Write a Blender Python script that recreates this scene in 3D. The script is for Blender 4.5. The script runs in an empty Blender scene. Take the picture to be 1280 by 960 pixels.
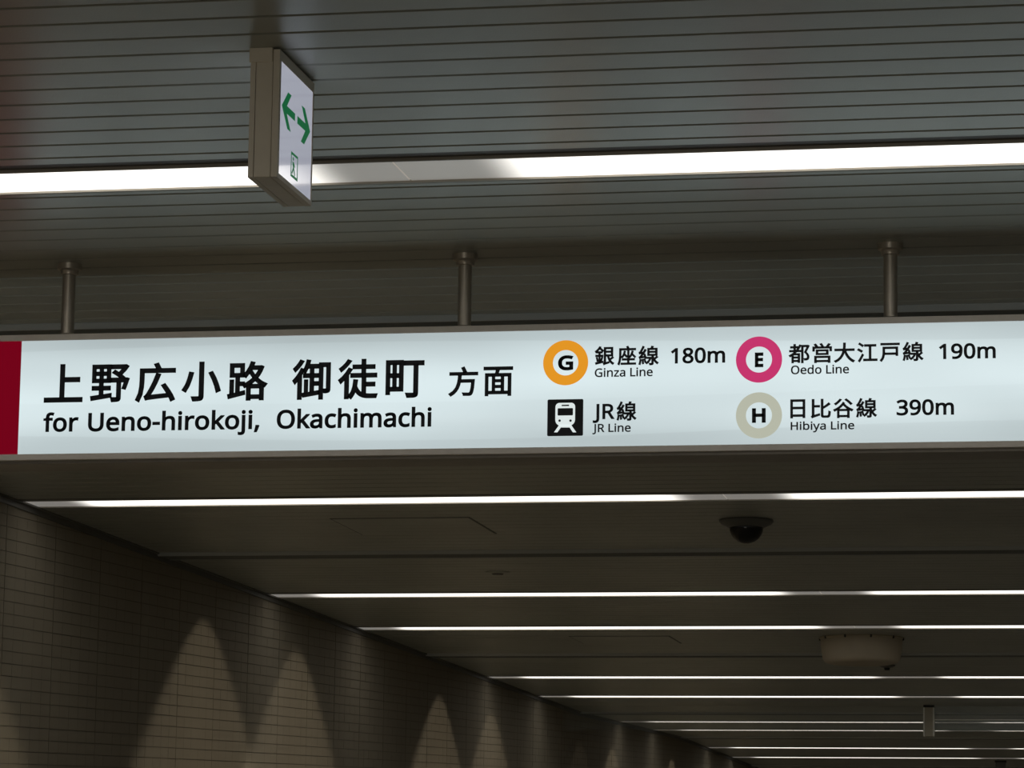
import bpy, bmesh, math, random
from mathutils import Vector, Matrix
random.seed(4)
S = bpy.context.scene
C = S.collection

# ------------------------------------------------------------------ camera
R_ = Vector((0.98201349, 0.18832003, 0.01360398))
U_ = Vector((0.01691916, -0.15952963, 0.98704814))
F_ = Vector((-0.18805118, 0.96906443, 0.15984647))
cam = bpy.data.cameras.new('camera')
cam.sensor_width = 36; cam.lens = 4129.08 / 1280 * 36
cam.clip_start = .05; cam.clip_end = 200
co = bpy.data.objects.new('camera', cam); C.objects.link(co)
co.matrix_world = Matrix(((R_.x, U_.x, -F_.x, 0), (R_.y, U_.y, -F_.y, 0), (R_.z, U_.z, -F_.z, 0), (0, 0, 0, 1)))
S.camera = co
# ------------------------------------------------------------------ world, exposure
w = bpy.data.worlds.new('world'); S.world = w; w.use_nodes = True
w.node_tree.nodes['Background'].inputs[0].default_value = (.5, .5, .45, 1)
w.node_tree.nodes['Background'].inputs[1].default_value = .01
S.view_settings.view_transform = 'Standard'; S.view_settings.look = 'None'
S.view_settings.gamma = 1; S.view_settings.use_curve_mapping = False
S.view_settings.exposure = 0.0
LAMP = 1.5          # radiance of the strip lights
SPOT = 5.8          # wall downlights
FACE = 1.0          # backlight of the big sign

# added fill lamp behind the viewer, brightens surfaces facing the camera
al = bpy.data.lights.new('rear_fill_light', 'AREA'); al.shape = 'RECTANGLE'; al.size = 4.4; al.size_y = 2.4; al.energy = 60; al.color = (1, .93, .82)
ao = bpy.data.objects.new('rear_fill_light', al); C.objects.link(ao); ao.location = (-1.4, -7.9, 0); ao.rotation_euler = (math.radians(90), 0, 0)

# ------------------------------------------------------------------ places (metres, camera at the origin)
H = 1.40            # ceiling
FLOOR = -1.55
XL, XR = -3.83, 1.05
Y0, Y1 = -8.0, 40.0
P = 4.93
def zc(y):          # the ceiling steps up a little between two slots far down the passage
    if y < 22.32: return H
    if y < 27.2: return H + .108 * (y - 22.32) / 4.88
    return H + .108

# ------------------------------------------------------------------ helpers
def lin(c): return tuple(((v / 255) / 12.92 if v / 255 <= .04045 else ((v / 255 + .055) / 1.055) ** 2.4) for v in c) + (1,)
def mat(name, col, rough=.5, metal=0, emit=None, strength=0, coat=0, spec=.5):
    m = bpy.data.materials.new(name); m.use_nodes = True
    b = m.node_tree.nodes['Principled BSDF']
    b.inputs['Base Color'].default_value = col if len(col) == 4 else tuple(col) + (1,)
    b.inputs['Roughness'].default_value = rough; b.inputs['Metallic'].default_value = metal
    b.inputs['Coat Weight'].default_value = coat; b.inputs['Coat Roughness'].default_value = .05
    b.inputs['Specular IOR Level'].default_value = spec
    if emit:
        b.inputs['Emission Color'].default_value = emit if len(emit) == 4 else tuple(emit) + (1,)
        b.inputs['Emission Strength'].default_value = strength
    return m
def nd(m, t, **k):
    n = m.node_tree.nodes.new(t)
    for a, v in k.items(): setattr(n, a, v)
    return n
def lk(m, a, b): m.node_tree.links.new(a, b)
def noisy(m, scale, lo, hi, stretch=(1, 1, 1), bump=0, detail=3, bscale=None):
    """vary base colour between lo and hi with noise, optional fine bump"""
    b = m.node_tree.nodes['Principled BSDF']
    tc = nd(m, 'ShaderNodeTexCoord'); mp = nd(m, 'ShaderNodeMapping'); mp.inputs['Scale'].default_value = stretch
    n = nd(m, 'ShaderNodeTexNoise'); n.inputs['Scale'].default_value = scale; n.inputs['Detail'].default_value = detail
    r = nd(m, 'ShaderNodeValToRGB'); r.color_ramp.elements[0].color = tuple(lo) + (1,); r.color_ramp.elements[1].color = tuple(hi) + (1,)
    r.color_ramp.elements[0].position = .3; r.color_ramp.elements[1].position = .7
    lk(m, tc.outputs['Object'], mp.inputs[0]); lk(m, mp.outputs[0], n.inputs['Vector']); lk(m, n.outputs['Fac'], r.inputs[0]); lk(m, r.outputs[0], b.inputs['Base Color'])
    if bump:
        n2 = nd(m, 'ShaderNodeTexNoise'); n2.inputs['Scale'].default_value = bscale or scale * 4
        bp = nd(m, 'ShaderNodeBump'); bp.inputs['Strength'].default_value = bump; bp.inputs['Distance'].default_value = .002
        lk(m, mp.outputs[0], n2.inputs['Vector']); lk(m, n2.outputs['Fac'], bp.inputs['Height']); lk(m, bp.outputs[0], b.inputs['Normal'])
    return m

def box(bm, x0, x1, y0, y1, z0, z1, bev=0):
    vs = [bm.verts.new((x, y, z)) for z in (z0, z1) for y in (y0, y1) for x in (x0, x1)]
    fs = [(0, 2, 3, 1), (4, 5, 7, 6), (0, 1, 5, 4), (2, 6, 7, 3), (0, 4, 6, 2), (1, 3, 7, 5)]
    faces = [bm.faces.new([vs[i] for i in f]) for f in fs]
    if bev:
        es = list({e for f in faces for e in f.edges})
        bmesh.ops.bevel(bm, geom=es, offset=bev, segments=2, affect='EDGES', profile=.6)
def lathe(bm, prof, n=32, cx=0, cy=0, cz=0):
    """prof: list of (r, z)"""
    rings = []
    for r, z in prof:
        if r < 1e-6: rings.append([bm.verts.new((cx, cy, cz + z))])
        else: rings.append([bm.verts.new((cx + r * math.cos(2 * math.pi * k / n), cy + r * math.sin(2 * math.pi * k / n), cz + z)) for k in range(n)])
    for a, b in zip(rings, rings[1:]):
        for k in range(n):
            k2 = (k + 1) % n
            if len(a) == 1: bm.faces.new((a[0], b[k], b[k2]))
            elif len(b) == 1: bm.faces.new((a[k], a[k2], b[0]))
            else: bm.faces.new((a[k], a[k2], b[k2], b[k]))
    bmesh.ops.recalc_face_normals(bm, faces=bm.faces)
def obj(name, bm, m, parent=None, smooth=False, recalc=True):
    if recalc: bmesh.ops.recalc_face_normals(bm, faces=bm.faces)
    me = bpy.data.meshes.new(name); bm.to_mesh(me); bm.free()
    if smooth:
        for p in me.polygons: p.use_smooth = True
        me.set_sharp_from_angle(angle=math.radians(38))
    for mm in (m if isinstance(m, (list, tuple)) else [m]): me.materials.append(mm)
    o = bpy.data.objects.new(name, me); C.objects.link(o)
    if parent:
        o.parent = parent
    return o
def bxo(name, b, m, parent=None, bev=0):
    bm = bmesh.new(); box(bm, *b, bev=bev); return obj(name, bm, m, parent)
def tag(o, label, cat, group=None):
    o['label'] = label; o['category'] = cat
    if group: o['group'] = group
    return o
def thing(name, label, cat, loc, group=None):
    o = bpy.data.objects.new(name, None); C.objects.link(o); o.location = loc; o.empty_display_size = .1
    return tag(o, label, cat, group)
def struct(name, o):
    o['kind'] = 'structure'; return o

# ------------------------------------------------------------------ materials
M_slat = noisy(mat('slat_paint', (.42, .43, .41), rough=.34, metal=.25), 1.6, (.385, .402, .36), (.485, .505, .455), (1.2, .6, 1), bump=.12, bscale=300)
M_back = mat('ceiling_void', (.03, .03, .028), rough=.8)
M_dark = mat('slot_dark', (.13, .14, .135), rough=.6)
M_slot = mat('slot_grey', (.14, .13, .125), rough=.6)
M_lip = mat('slot_lip', (.5, .53, .53), rough=.35, metal=.1)
M_house = mat('fixture_metal', (.42, .39, .33), rough=.45, metal=.2)
M_hsign = noisy(mat('sign_metal', (.36, .34, .31), rough=.4, metal=.3), 30, (.33, .315, .285), (.39, .37, .34), bump=.1)
M_rim = noisy(mat('sign_rim_metal', (.8, .77, .72), rough=.45), 40, (.78, .74, .69), (.84, .8, .75))
M_pole = noisy(mat('pole_metal', (.5, .46, .4), rough=.36, metal=.6), 20, (.52, .48, .41), (.6, .55, .48), (6, 6, 1))
M_black = mat('print_black', (.009, .013, .022), rough=.35, spec=.3)
M_tile = noisy(mat('wall_tile', (.30, .265, .20), rough=.75, spec=.2), 2.5, (.285, .25, .19), (.325, .288, .22), bump=.2, bscale=120)
M_grout = mat('tile_grout', (.19, .165, .125), rough=.9)
M_wall = noisy(mat('plain_wall', (.34, .31, .26), rough=.7), 3, (.31, .28, .23), (.36, .33, .27))
M_floor = noisy(mat('floor_stone', (.37, .335, .27), rough=.5), 5, (.34, .305, .245), (.40, .365, .30))
M_trim = mat('edge_trim_metal', (.16, .155, .14), rough=.45, metal=.4)
M_cam = mat('camera_shell', (.13, .13, .12), rough=.45)
M_dome = mat('smoked_dome', (.006, .006, .006), rough=.08)
M_cover = mat('cream_plastic', (.52, .46, .35), rough=.5)
M_screw = mat('dark_screw', (.02, .02, .02), rough=.5)
M_exit = noisy(mat('lamp_housing_enamel', (.80, .74, .62), rough=.45), 14, (.76, .70, .58), (.83, .77, .65))
M_green = mat('exit_green', lin((0, 60, 40)), rough=.4, emit=lin((0, 100, 55)), strength=.75, spec=.2)

def lamp_mat():
    """translucent strip diffuser: tubes stop short of the joint in the middle and of the walls"""
    m = bpy.data.materials.new('strip_diffuser'); m.use_nodes = True
    b = m.node_tree.nodes['Principled BSDF']
    b.inputs['Base Color'].default_value = (.62, .56, .47, 1); b.inputs['Roughness'].default_value = .35
    g = nd(m, 'ShaderNodeNewGeometry'); sx = nd(m, 'ShaderNodeSeparateXYZ'); lk(m, g.outputs['Position'], sx.inputs[0])
    a = nd(m, 'ShaderNodeMath', operation='ADD'); a.inputs[1].default_value = 1.36; lk(m, sx.outputs[0], a.inputs[0])
    ab = nd(m, 'ShaderNodeMath', operation='ABSOLUTE'); lk(m, a.outputs[0], ab.inputs[0])
    def ss(src, lo, hi, tlo, thi):
        r = nd(m, 'ShaderNodeMapRange', interpolation_type='SMOOTHERSTEP'); lk(m, src, r.inputs[0])
        for i, v in enumerate((lo, hi, tlo, thi)): r.inputs[i + 1].default_value = v
        return r.outputs[0]
    inner = ss(ab.outputs[0], .08, .27, 0, 1); outer = ss(ab.outputs[0], 2.18, 2.36, 1, 0)
    mu = nd(m, 'ShaderNodeMath', operation='MULTIPLY'); lk(m, inner, mu.inputs[0]); lk(m, outer, mu.inputs[1])
    pw = nd(m, 'ShaderNodeMath', operation='POWER'); lk(m, mu.outputs[0], pw.inputs[0]); pw.inputs[1].default_value = 1.9
    st = nd(m, 'ShaderNodeMath', operation='MULTIPLY_ADD'); lk(m, pw.outputs[0], st.inputs[0]); st.inputs[1].default_value = LAMP; st.inputs[2].default_value = .17
    b.inputs['Emission Color'].default_value = (1, .965, .90, 1); lk(m, st.outputs[0], b.inputs['Emission Strength'])
    return m
M_lamp = lamp_mat()

# ------------------------------------------------------------------ the shell
floor = struct('floor', bxo('floor', (XL, XR, Y0, Y1, FLOOR - .1, FLOOR), M_floor))
struct('wall_right', bxo('wall_right', (XR, XR + .1, Y0, Y1, FLOOR, 1.62), M_wall))
struct('wall_back', bxo('wall_back', (XL - .1, XR + .1, Y0 - .1, Y0, FLOOR, 1.62), M_wall))
struct('wall_far', bxo('wall_far', (XL - .1, XR + .1, Y1, Y1 + .1, FLOOR, 1.62), M_wall))

# ceiling: dark void plate, below it real slats between the light slots
bm = bmesh.new(); ys = [Y0, 22.32, 27.2, Y1]
for a, b in zip(ys, ys[1:]):
    za, zb = zc(a), zc(b)
    v = [bm.verts.new(p) for p in ((XL, a, za + .045), (XR, a, za + .045), (XR, b, zb + .045), (XL, b, zb + .045), (XL, a, za + .14), (XR, a, za + .14), (XR, b, zb + .14), (XL, b, zb + .14))]
    for f in ((0, 1, 2, 3), (7, 6, 5, 4), (0, 4, 5, 1), (3, 2, 6, 7), (0, 3, 7, 4), (1, 5, 6, 2)): bm.faces.new([v[i] for i in f])
ceiling = struct('ceiling', obj('ceiling', bm, M_back))

HW = .0915         # half width of a strip
SLOT = .055        # dark air slot on its near side
lamps, blanks = [], []
for k in range(-3, 7):
    for off, kind in ((0, 'lamp'), (1.58, 'blank'), (3.24, 'lamp')):
        y = 5.99 + P * k + off + (.0 if k else 0)
        if k >= 0 and kind == 'lamp' and off == 0: y = {0: 5.99, 1: 10.89, 2: 15.82, 3: 20.75}.get(k, y)
        if Y0 + .3 < y < Y1 - .4: (lamps if kind == 'lamp' else blanks).append(y)
strips = sorted([(y, 'lamp') for y in lamps] + [(y, 'blank') for y in blanks])

def slat_verts(bm, y0, y1, x0=XL + .012, x1=XR, t=.012, c=.003):
    z0, z1 = zc(y0), zc(y1)
    pr = [(y0, z0 + t), (y0, z0 + c), (y0 + c, z0), (y1 - c, z1), (y1, z1 + c), (y1, z1 + t)]
    A = [bm.verts.new((x0, y, z)) for y, z in pr]; B = [bm.verts.new((x1, y, z)) for y, z in pr]
    for i in range(5): bm.faces.new((A[i], B[i], B[i + 1], A[i + 1]))
    bm.faces.new((A[5], B[5], B[0], A[0])); bm.faces.new(A[::-1]); bm.faces.new(B)
segs = []
edge = Y0 + .01
for y, kind in strips:
    near = y - HW - (SLOT if kind == 'lamp' else 0)
    segs.append((edge, near)); edge = y + HW
segs.append((edge, Y1 - .01))
far_bm = bmesh.new()
GAP = .0065
for a, b in segs:
    if b - a < .05: continue
    n = max(1, round((b - a - .03) / .1003)); 
    # full slats start from the joint next to the lamp; the near strip keeps its narrow edge slat
    js = []
    if abs(b - 5.8435) < .1:      # in front of the near strip light
        js = [a] + [5.787 - .1003 * i for i in range(60) if 5.787 - .1003 * i > a + .03][::-1] + [b]
    elif abs(a - 6.0815) < .05:   # between the near strip light and the sign
        js = [a] + [6.118 + .1003 * i for i in range(60) if 6.118 + .1003 * i < b - .02] + [b]
    else:
        js = [a + (b - a) * i / n for i in range(n + 1)]
    for p, q in zip(js, js[1:]):
        p2, q2 = p + GAP / 2, q - GAP / 2
        if 4.85 < p and q < 7.6:
            bm = bmesh.new(); slat_verts(bm, p2, q2); obj('slat', bm, M_slat, ceiling)
        else: slat_verts(far_bm, p2, q2)
o = obj('slats', far_bm, M_slat, ceiling); o['kind'] = 'stuff'

# strip lights
desc = {1: 'wide glowing white strip light crossing behind the small arrow sign above the station sign',
        3: 'white ceiling strip light just under the station sign, first and longest below it',
        4: 'white ceiling strip light second below the station sign, next after the dome camera',
        5: 'white ceiling strip light third below the station sign, just above the round cream cover',
        6: 'thin white strip light fourth below the station sign, just under the round cream cover',
        7: 'thin white strip light fifth below the station sign, crossing just above the hanging post',
        8: 'thin dim strip light upper of the pair interrupted by the hanging post',
        9: 'thin dim strip light lower of the pair interrupted by the hanging post',
        10: 'thin white strip light upper of the last pair at the bottom of the picture',
        11: 'thin white strip light lower of the last pair at the bottom of the picture'}
i0 = min(i for i, y in enumerate(sorted(lamps)) if abs(y - 5.99) < .01) - 1
JX = -1.384
for i, y in enumerate(sorted(lamps)):
    n = i - i0
    lab = desc.get(n) or ('recessed white strip light hidden behind the station sign' if n == 2 else
                          ('recessed ceiling strip light out of the picture, %s one counted back from the arrow sign' % ('first', 'second', 'third', 'fourth', 'fifth', 'sixth')[min(5, -n)] if n < 1 else 'recessed ceiling strip light far down the passage, %s beyond the last visible pair' % ('first', 'second', 'third', 'fourth')[min(3, n - 12)]))
    z = zc(y)
    t = thing('ceiling_light', lab, 'light', (0, y, z), 'recessed strip lights across the ceiling')
    sl = (zc(y + .1) - zc(y - .1)) / .2
    for xa, xb in ((XL + .012, JX - .0015), (JX + .0015, XR)):
        d = bxo('diffuser', (xa, xb, -HW, HW, .004, .012), M_lamp, t)
        d.rotation_euler.x = math.atan(sl)
    bm = bmesh.new()
    box(bm, XL + .012, XR, -HW - .002, HW + .002, .014, .042)
    box(bm, XL + .012, XR, -HW - .004, -HW + .001, -.001, .03)
    box(bm, XL + .012, XR, HW - .003, HW + .003, .0, .03)
    obj('housing', bm, M_house, t).rotation_euler.x = math.atan(sl)
    bxo('air_slot', (XL + .012, XR, -HW - SLOT, -HW - .006, .005, .015), M_slot, t)
for i, y in enumerate(sorted(blanks)):
    z = zc(y)
    bm = bmesh.new()
    pr = [(y - HW - .001, z + .02), (y - HW - .001, z - .001), (y - HW + .013, z - .012), (y - HW + .020, z - .012), (y - HW + .020, z + .02)]
    A = [bm.verts.new((XL + .012, a, b)) for a, b in pr]; B = [bm.verts.new((XR, a, b)) for a, b in pr]
    for q in range(5): bm.faces.new((A[q], B[q], B[(q + 1) % 5], A[(q + 1) % 5]))
    bm.faces.new(A[::-1]); bm.faces.new(B)
    box(bm, XL + .012, XR, y + HW - .01, y + HW, z - .010, z + .02)
    o = struct('trim', obj('trim_%d' % (i + 1), bm, M_lip))
    bxo('slot_plate', (XL + .012, XR, y - HW + .020, y + HW - .01, z - .009, z + .012), M_dark, o)

# access hatches in the slatted ceiling
for (xa, xb, ya, yb, lab) in ((-2.86, -2.35, 11.36, 11.86, 'square ceiling access hatch outline below the station sign'),
                              (-2.85, -2.34, 16.26, 16.70, 'faint ceiling access hatch outline left of the round cream cover')):
    t = thing('access_hatch', lab, 'hatch', ((xa + xb) / 2, (ya + yb) / 2, H), 'flush ceiling hatches')
    hx, hy = (xb - xa) / 2, (yb - ya) / 2
    bm = bmesh.new()
    g = .007
    for b in ((-hx, hx, -hy, -hy + g), (-hx, hx, hy - g, hy), (-hx, -hx + g, -hy, hy), (hx - g, hx, -hy, hy)):
        box(bm, b[0], b[1], b[2], b[3], -.0015, .004)
    obj('gap_frame', bm, M_dark, t)
    ns = 5
    for s in range(ns):
        ya_ = -hy + g + (2 * hy - 2 * g) * s / ns; yb_ = -hy + g + (2 * hy - 2 * g) * (s + 1) / ns
        bxo('panel_slat', (-hx + g, hx - g, ya_ + .002, yb_ - .002, -.003, .004), M_slat, t)

# ------------------------------------------------------------------ left wall with small tiles in level rows (the ceiling falls away from them)
wl = struct('wall_left', bxo('wall_left', (XL - .1, XL - .004, Y0, Y1, FLOOR, 1.62), M_grout))
TH, TW, SLOPE = .0424, .104, .0362
zref = 1.0455 - SLOPE * 10.66       # row joint height at y = 0
def tile(bm, ya, yb, za, zb, dx=0.0):
    """one tile, rows follow SLOPE; clipped below the ceiling trim"""
    g = .0012
    cor = []
    for y, z in ((ya + .0002, za + g), (yb - .0002, za + g), (yb - .0002, zb - g), (ya + .0002, zb - g)):
        zz = min(z + SLOPE * y, zc(y) - .012); cor.append((y, zz))
    if cor[3][1] - cor[0][1] < .004: return False
    x = XL + dx
    if bm is None:
        n = len(nst_v); nst_v.extend([(x, y, z) for y, z in cor] + [(x - .005, y, z) for y, z in cor])
        nst_f.append((n, n + 1, n + 2, n + 3)); nst_f.extend([(n + i, n + 4 + i, n + 4 + (i + 1) % 4, n + (i + 1) % 4) for i in range(4)])
        return True
    f = [bm.verts.new((x, y, z)) for y, z in cor]; b = [bm.verts.new((x - .005, y, z)) for y, z in cor]
    bm.faces.new(f)
    for i in range(4): bm.faces.new((f[i], b[i], b[(i + 1) % 4], f[(i + 1) % 4]))
    return True
cand = []
zfloor_rows = FLOOR
c0 = 12.785
nst_v, nst_f = [], []
for k in range(-130, 262):
    pan = k // 5; j = k % 5
    ya = c0 + pan * .5205 + j * TW
    yb = ya + TW - (.0004 if j < 4 else .0035)
    if ya < Y0 + .02 or yb > Y1 - .01: continue
    r0 = int((zfloor_rows - SLOPE * ya - zref) / TH)
    for r in range(r0, r0 + 80):
        za = zref + TH * r
        zb = za + TH
        if za + SLOPE * ya > zc(ya) - .016: break
        zmid = za + SLOPE * ya
        if zmid < FLOOR + .002: continue
        inview = ya > 10.55 and zmid > .50 and zmid < 1.12
        score = ya
        cand.append((0 if inview else 1, score, ya, yb, za, zb))
cand.sort(key=lambda c: (c[0], c[1]))
for i, (v, s, ya, yb, za, zb) in enumerate(cand):
    dx = random.uniform(-.0002, .0002)
    if i < 300 and v == 0:
        bm = bmesh.new()
        if tile(bm, ya, yb, za, zb, dx): obj('tile', bm, M_tile, wl)
        else: bm.free()
    else: tile(None, ya, yb, za, zb, dx)
me = bpy.data.meshes.new('tiles'); me.from_pydata(nst_v, [], nst_f); me.materials.append(M_tile)
o = bpy.data.objects.new('tiles', me); C.objects.link(o); o.parent = wl; o['kind'] = 'stuff'
# metal angle trim along the ceiling edge
bm = bmesh.new()
for a, b in zip(ys, ys[1:]):
    for (x0, x1, d0, d1) in ((XL + .001, XL + .008, -.024, .01), (XL + .008, XL + .022, -.005, .001)):
        v = [bm.verts.new((x, y, zc(y) + d)) for x in (x0, x1) for y in (a, b) for d in (d0, d1)]
        for f in ((0, 1, 3, 2), (4, 6, 7, 5), (0, 4, 5, 1), (2, 3, 7, 6), (0, 2, 6, 4), (1, 5, 7, 3)): bm.faces.new([v[i] for i in f])
struct('trim', obj('trim_20', bm, M_trim))

# downlights washing the left wall in scallops
def downlight(y):
    l = bpy.data.lights.new('wall_downlight', 'SPOT'); l.spot_size = math.radians(106); l.spot_blend = .3; l.shadow_soft_size = .012
    l.energy = 1.0; l.color = (1, .88, .70); l.use_nodes = True
    nt = l.node_tree; e = nt.nodes['Emission']
    f = nt.nodes.new('ShaderNodeLightFalloff'); f.inputs['Strength'].default_value = SPOT; f.inputs['Smooth'].default_value = 0
    tc = nt.nodes.new('ShaderNodeTexCoord'); sx = nt.nodes.new('ShaderNodeSeparateXYZ'); nt.links.new(tc.outputs['Normal'], sx.inputs[0])
    ng = nt.nodes.new('ShaderNodeMath'); ng.operation = 'MULTIPLY'; ng.inputs[1].default_value = -1; nt.links.new(sx.outputs[0], ng.inputs[0])
    a = nt.nodes.new('ShaderNodeMath'); a.operation = 'ABSOLUTE'; nt.links.new(sx.outputs[2], a.inputs[0])
    mx = nt.nodes.new('ShaderNodeMath'); mx.operation = 'MAXIMUM'; mx.inputs[1].default_value = .10; nt.links.new(ng.outputs[0], mx.inputs[0])   # wall-washing reflector
    p = nt.nodes.new('ShaderNodeMath'); p.operation = 'DIVIDE'; nt.links.new(mx.outputs[0], p.inputs[1])
    mr = nt.nodes.new('ShaderNodeMapRange'); mr.inputs[1].default_value = .03; mr.inputs[2].default_value = .14; nt.links.new(ng.outputs[0], mr.inputs[0]); nt.links.new(mr.outputs[0], p.inputs[0])
    mu = nt.nodes.new('ShaderNodeMath'); mu.operation = 'MULTIPLY'; nt.links.new(p.outputs[0], mu.inputs[0]); nt.links.new(f.outputs['Constant'], mu.inputs[1])
    nt.links.new(mu.outputs[0], e.inputs['Strength'])
    o = bpy.data.objects.new('wall_downlight', l); C.objects.link(o); o.location = (XL + .225, y, zc(y) - .004)
for y in (3.85, 5.4, 8.5, 10.0, 13.15, 14.67, 17.78, 19.25, 22.35, 23.75, 26.8, 28.3, 31.3): downlight(y)

# ------------------------------------------------------------------ the big hanging station sign
SY = 6.69; PX = 1 / 4129.08
FV = F_
def onface(px, py, Y=SY):
    d = F_ + R_ * ((px - 640) * PX) + U_ * ((480 - py) * PX)
    return d * (Y / d.y)
sx0, sx1 = -3.15, .75
ZT, ZB = 1.2295, .9565           # outer edges of the rim
FT, FB = 1.2160, .9695           # lit face
sign = thing('station_sign', 'long backlit white direction sign with black Japanese and English lettering hanging on three poles', 'sign', (0, 0, 0))
ST = .18
bm = bmesh.new(); box(bm, sx0 + .004, sx1 - .004, SY + .012, SY + ST - .012, ZB + .004, ZT - .004)
obj('housing', bm, M_hsign, sign)
for nm, ya, yb in (('front_rim', SY, SY + .014), ('back_rim', SY + ST - .014, SY + ST)):
    bm = bmesh.new()
    box(bm, sx0, sx1, ya, yb, FT, ZT, .0012); box(bm, sx0, sx1, ya, yb, ZB, FB, .0012)
    box(bm, sx0, sx0 + .013, ya, yb, FB, FT); box(bm, sx1 - .013, sx1, ya, yb, FB, FT)
    obj(nm, bm, M_rim, sign)
bm = bmesh.new(); box(bm, sx0 + .05, sx1 - .05, SY + .03, SY + ST - .03, ZB - .004, ZB + .006)
obj('bottom_cover', bm, M_hsign, sign)

def face_mat():
    m = mat('backlit_acrylic', (.10, .105, .105), rough=.25, coat=.3)
    b = m.node_tree.nodes['Principled BSDF']
    g = nd(m, 'ShaderNodeNewGeometry'); sp = nd(m, 'ShaderNodeSeparateXYZ'); lk(m, g.outputs['Position'], sp.inputs[0])
    # tubes run along the sign: brighter at mid height, softly uneven along the length
    r = nd(m, 'ShaderNodeMapRange'); lk(m, sp.outputs[2], r.inputs[0]); r.inputs[1].default_value = FB; r.inputs[2].default_value = FT
    cr = nd(m, 'ShaderNodeValToRGB'); lk(m, r.outputs[0], cr.inputs[0]); e = cr.color_ramp.elements
    e[0].position = 0; e[0].color = (.64,) * 3 + (1,); e[1].position = 1; e[1].color = (.56,) * 3 + (1,)
    for pos, v in ((.16, .76), (.5, .97), (.72, .86), (.86, .76)):
        q = e.new(pos); q.color = (v,) * 3 + (1,)
    cr.color_ramp.interpolation = 'B_SPLINE'
    mp = nd(m, 'ShaderNodeMapping'); mp.inputs['Scale'].default_value = (1.3, 1, 5); lk(m, g.outputs['Position'], mp.inputs[0])
    n = nd(m, 'ShaderNodeTexNoise'); n.inputs['Scale'].default_value = 1.6; n.inputs['Detail'].default_value = 1; lk(m, mp.outputs[0], n.inputs['Vector'])
    nr = nd(m, 'ShaderNodeMapRange'); lk(m, n.outputs['Fac'], nr.inputs[0]); nr.inputs[1].default_value = .3; nr.inputs[2].default_value = .7; nr.inputs[3].default_value = .92; nr.inputs[4].default_value = 1.07
    mu = nd(m, 'ShaderNodeMath', operation='MULTIPLY'); lk(m, cr.outputs[0], mu.inputs[0]); lk(m, nr.outputs[0], mu.inputs[1])
    # long shallow creases of the backing film, seen against the tubes
    def M(op, a, b=None, c=None):
        q = nd(m, 'ShaderNodeMath', operation=op)
        for i, v in enumerate((a, b, c)):
            if v is None: continue
            if isinstance(v, (int, float)): q.inputs[i].default_value = v
            else: lk(m, v, q.inputs[i])
        return q.outputs[0]
    out = mu.outputs[0]
    for z0, A, k, ph, up, amt in ((1.190, .010, 2.1, 5.2, 1, .085), (1.080, .011, 1.7, 1.0, -1, .030), (1.000, .012, 2.6, 2.2, -1, .075)):
        zz = M('MULTIPLY_ADD', M('SINE', M('MULTIPLY_ADD', sp.outputs[0], k, ph)), A, z0)
        dd = M('MULTIPLY', M('SUBTRACT', sp.outputs[2], zz), up)          # distance beyond the crease
        st_ = nd(m, 'ShaderNodeMapRange', interpolation_type='SMOOTHSTEP'); lk(m, dd, st_.inputs[0]); st_.inputs[1].default_value = -.0015; st_.inputs[2].default_value = .0015
        fade = nd(m, 'ShaderNodeMapRange', interpolation_type='SMOOTHSTEP'); lk(m, dd, fade.inputs[0]); fade.inputs[1].default_value = .0; fade.inputs[2].default_value = .03; fade.inputs[3].default_value = 1; fade.inputs[4].default_value = .35
        out = M('MULTIPLY', out, M('SUBTRACT', 1.0 + amt * .3, M('MULTIPLY', M('MULTIPLY', st_.outputs[0], fade.outputs[0]), amt)))
    m2 = nd(m, 'ShaderNodeMath', operation='MULTIPLY'); lk(m, out, m2.inputs[0]); m2.inputs[1].default_value = FACE
    b.inputs['Emission Color'].default_value = (.715, .835, .86, 1); lk(m, m2.outputs[0], b.inputs['Emission Strength'])
    return m
M_face = face_mat()
XRED = onface(24, 500).x
xm = .745
bxo('back_face_panel', (sx0 + .012, sx1 - .012, SY + ST - .010, SY + ST - .003, FB - .002, FT + .002), mat('back_acrylic', (.1, .1, .1), rough=.3, emit=(.72, .83, .85), strength=.3), sign)
bxo('face_panel', (XRED, sx1 - .012, SY + .003, SY + .010, FB - .002, FT + .002), M_face, sign)
M_red = mat('crimson_acrylic', lin((40, 0, 8)), rough=.5, spec=.1, emit=lin((125, 0, 26)), strength=.8, coat=0)
bxo('crimson_panel', (sx0 + .012, XRED - .0005, SY + .0025, SY + .010, FB - .002, FT + .002), M_red, sign)

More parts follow.
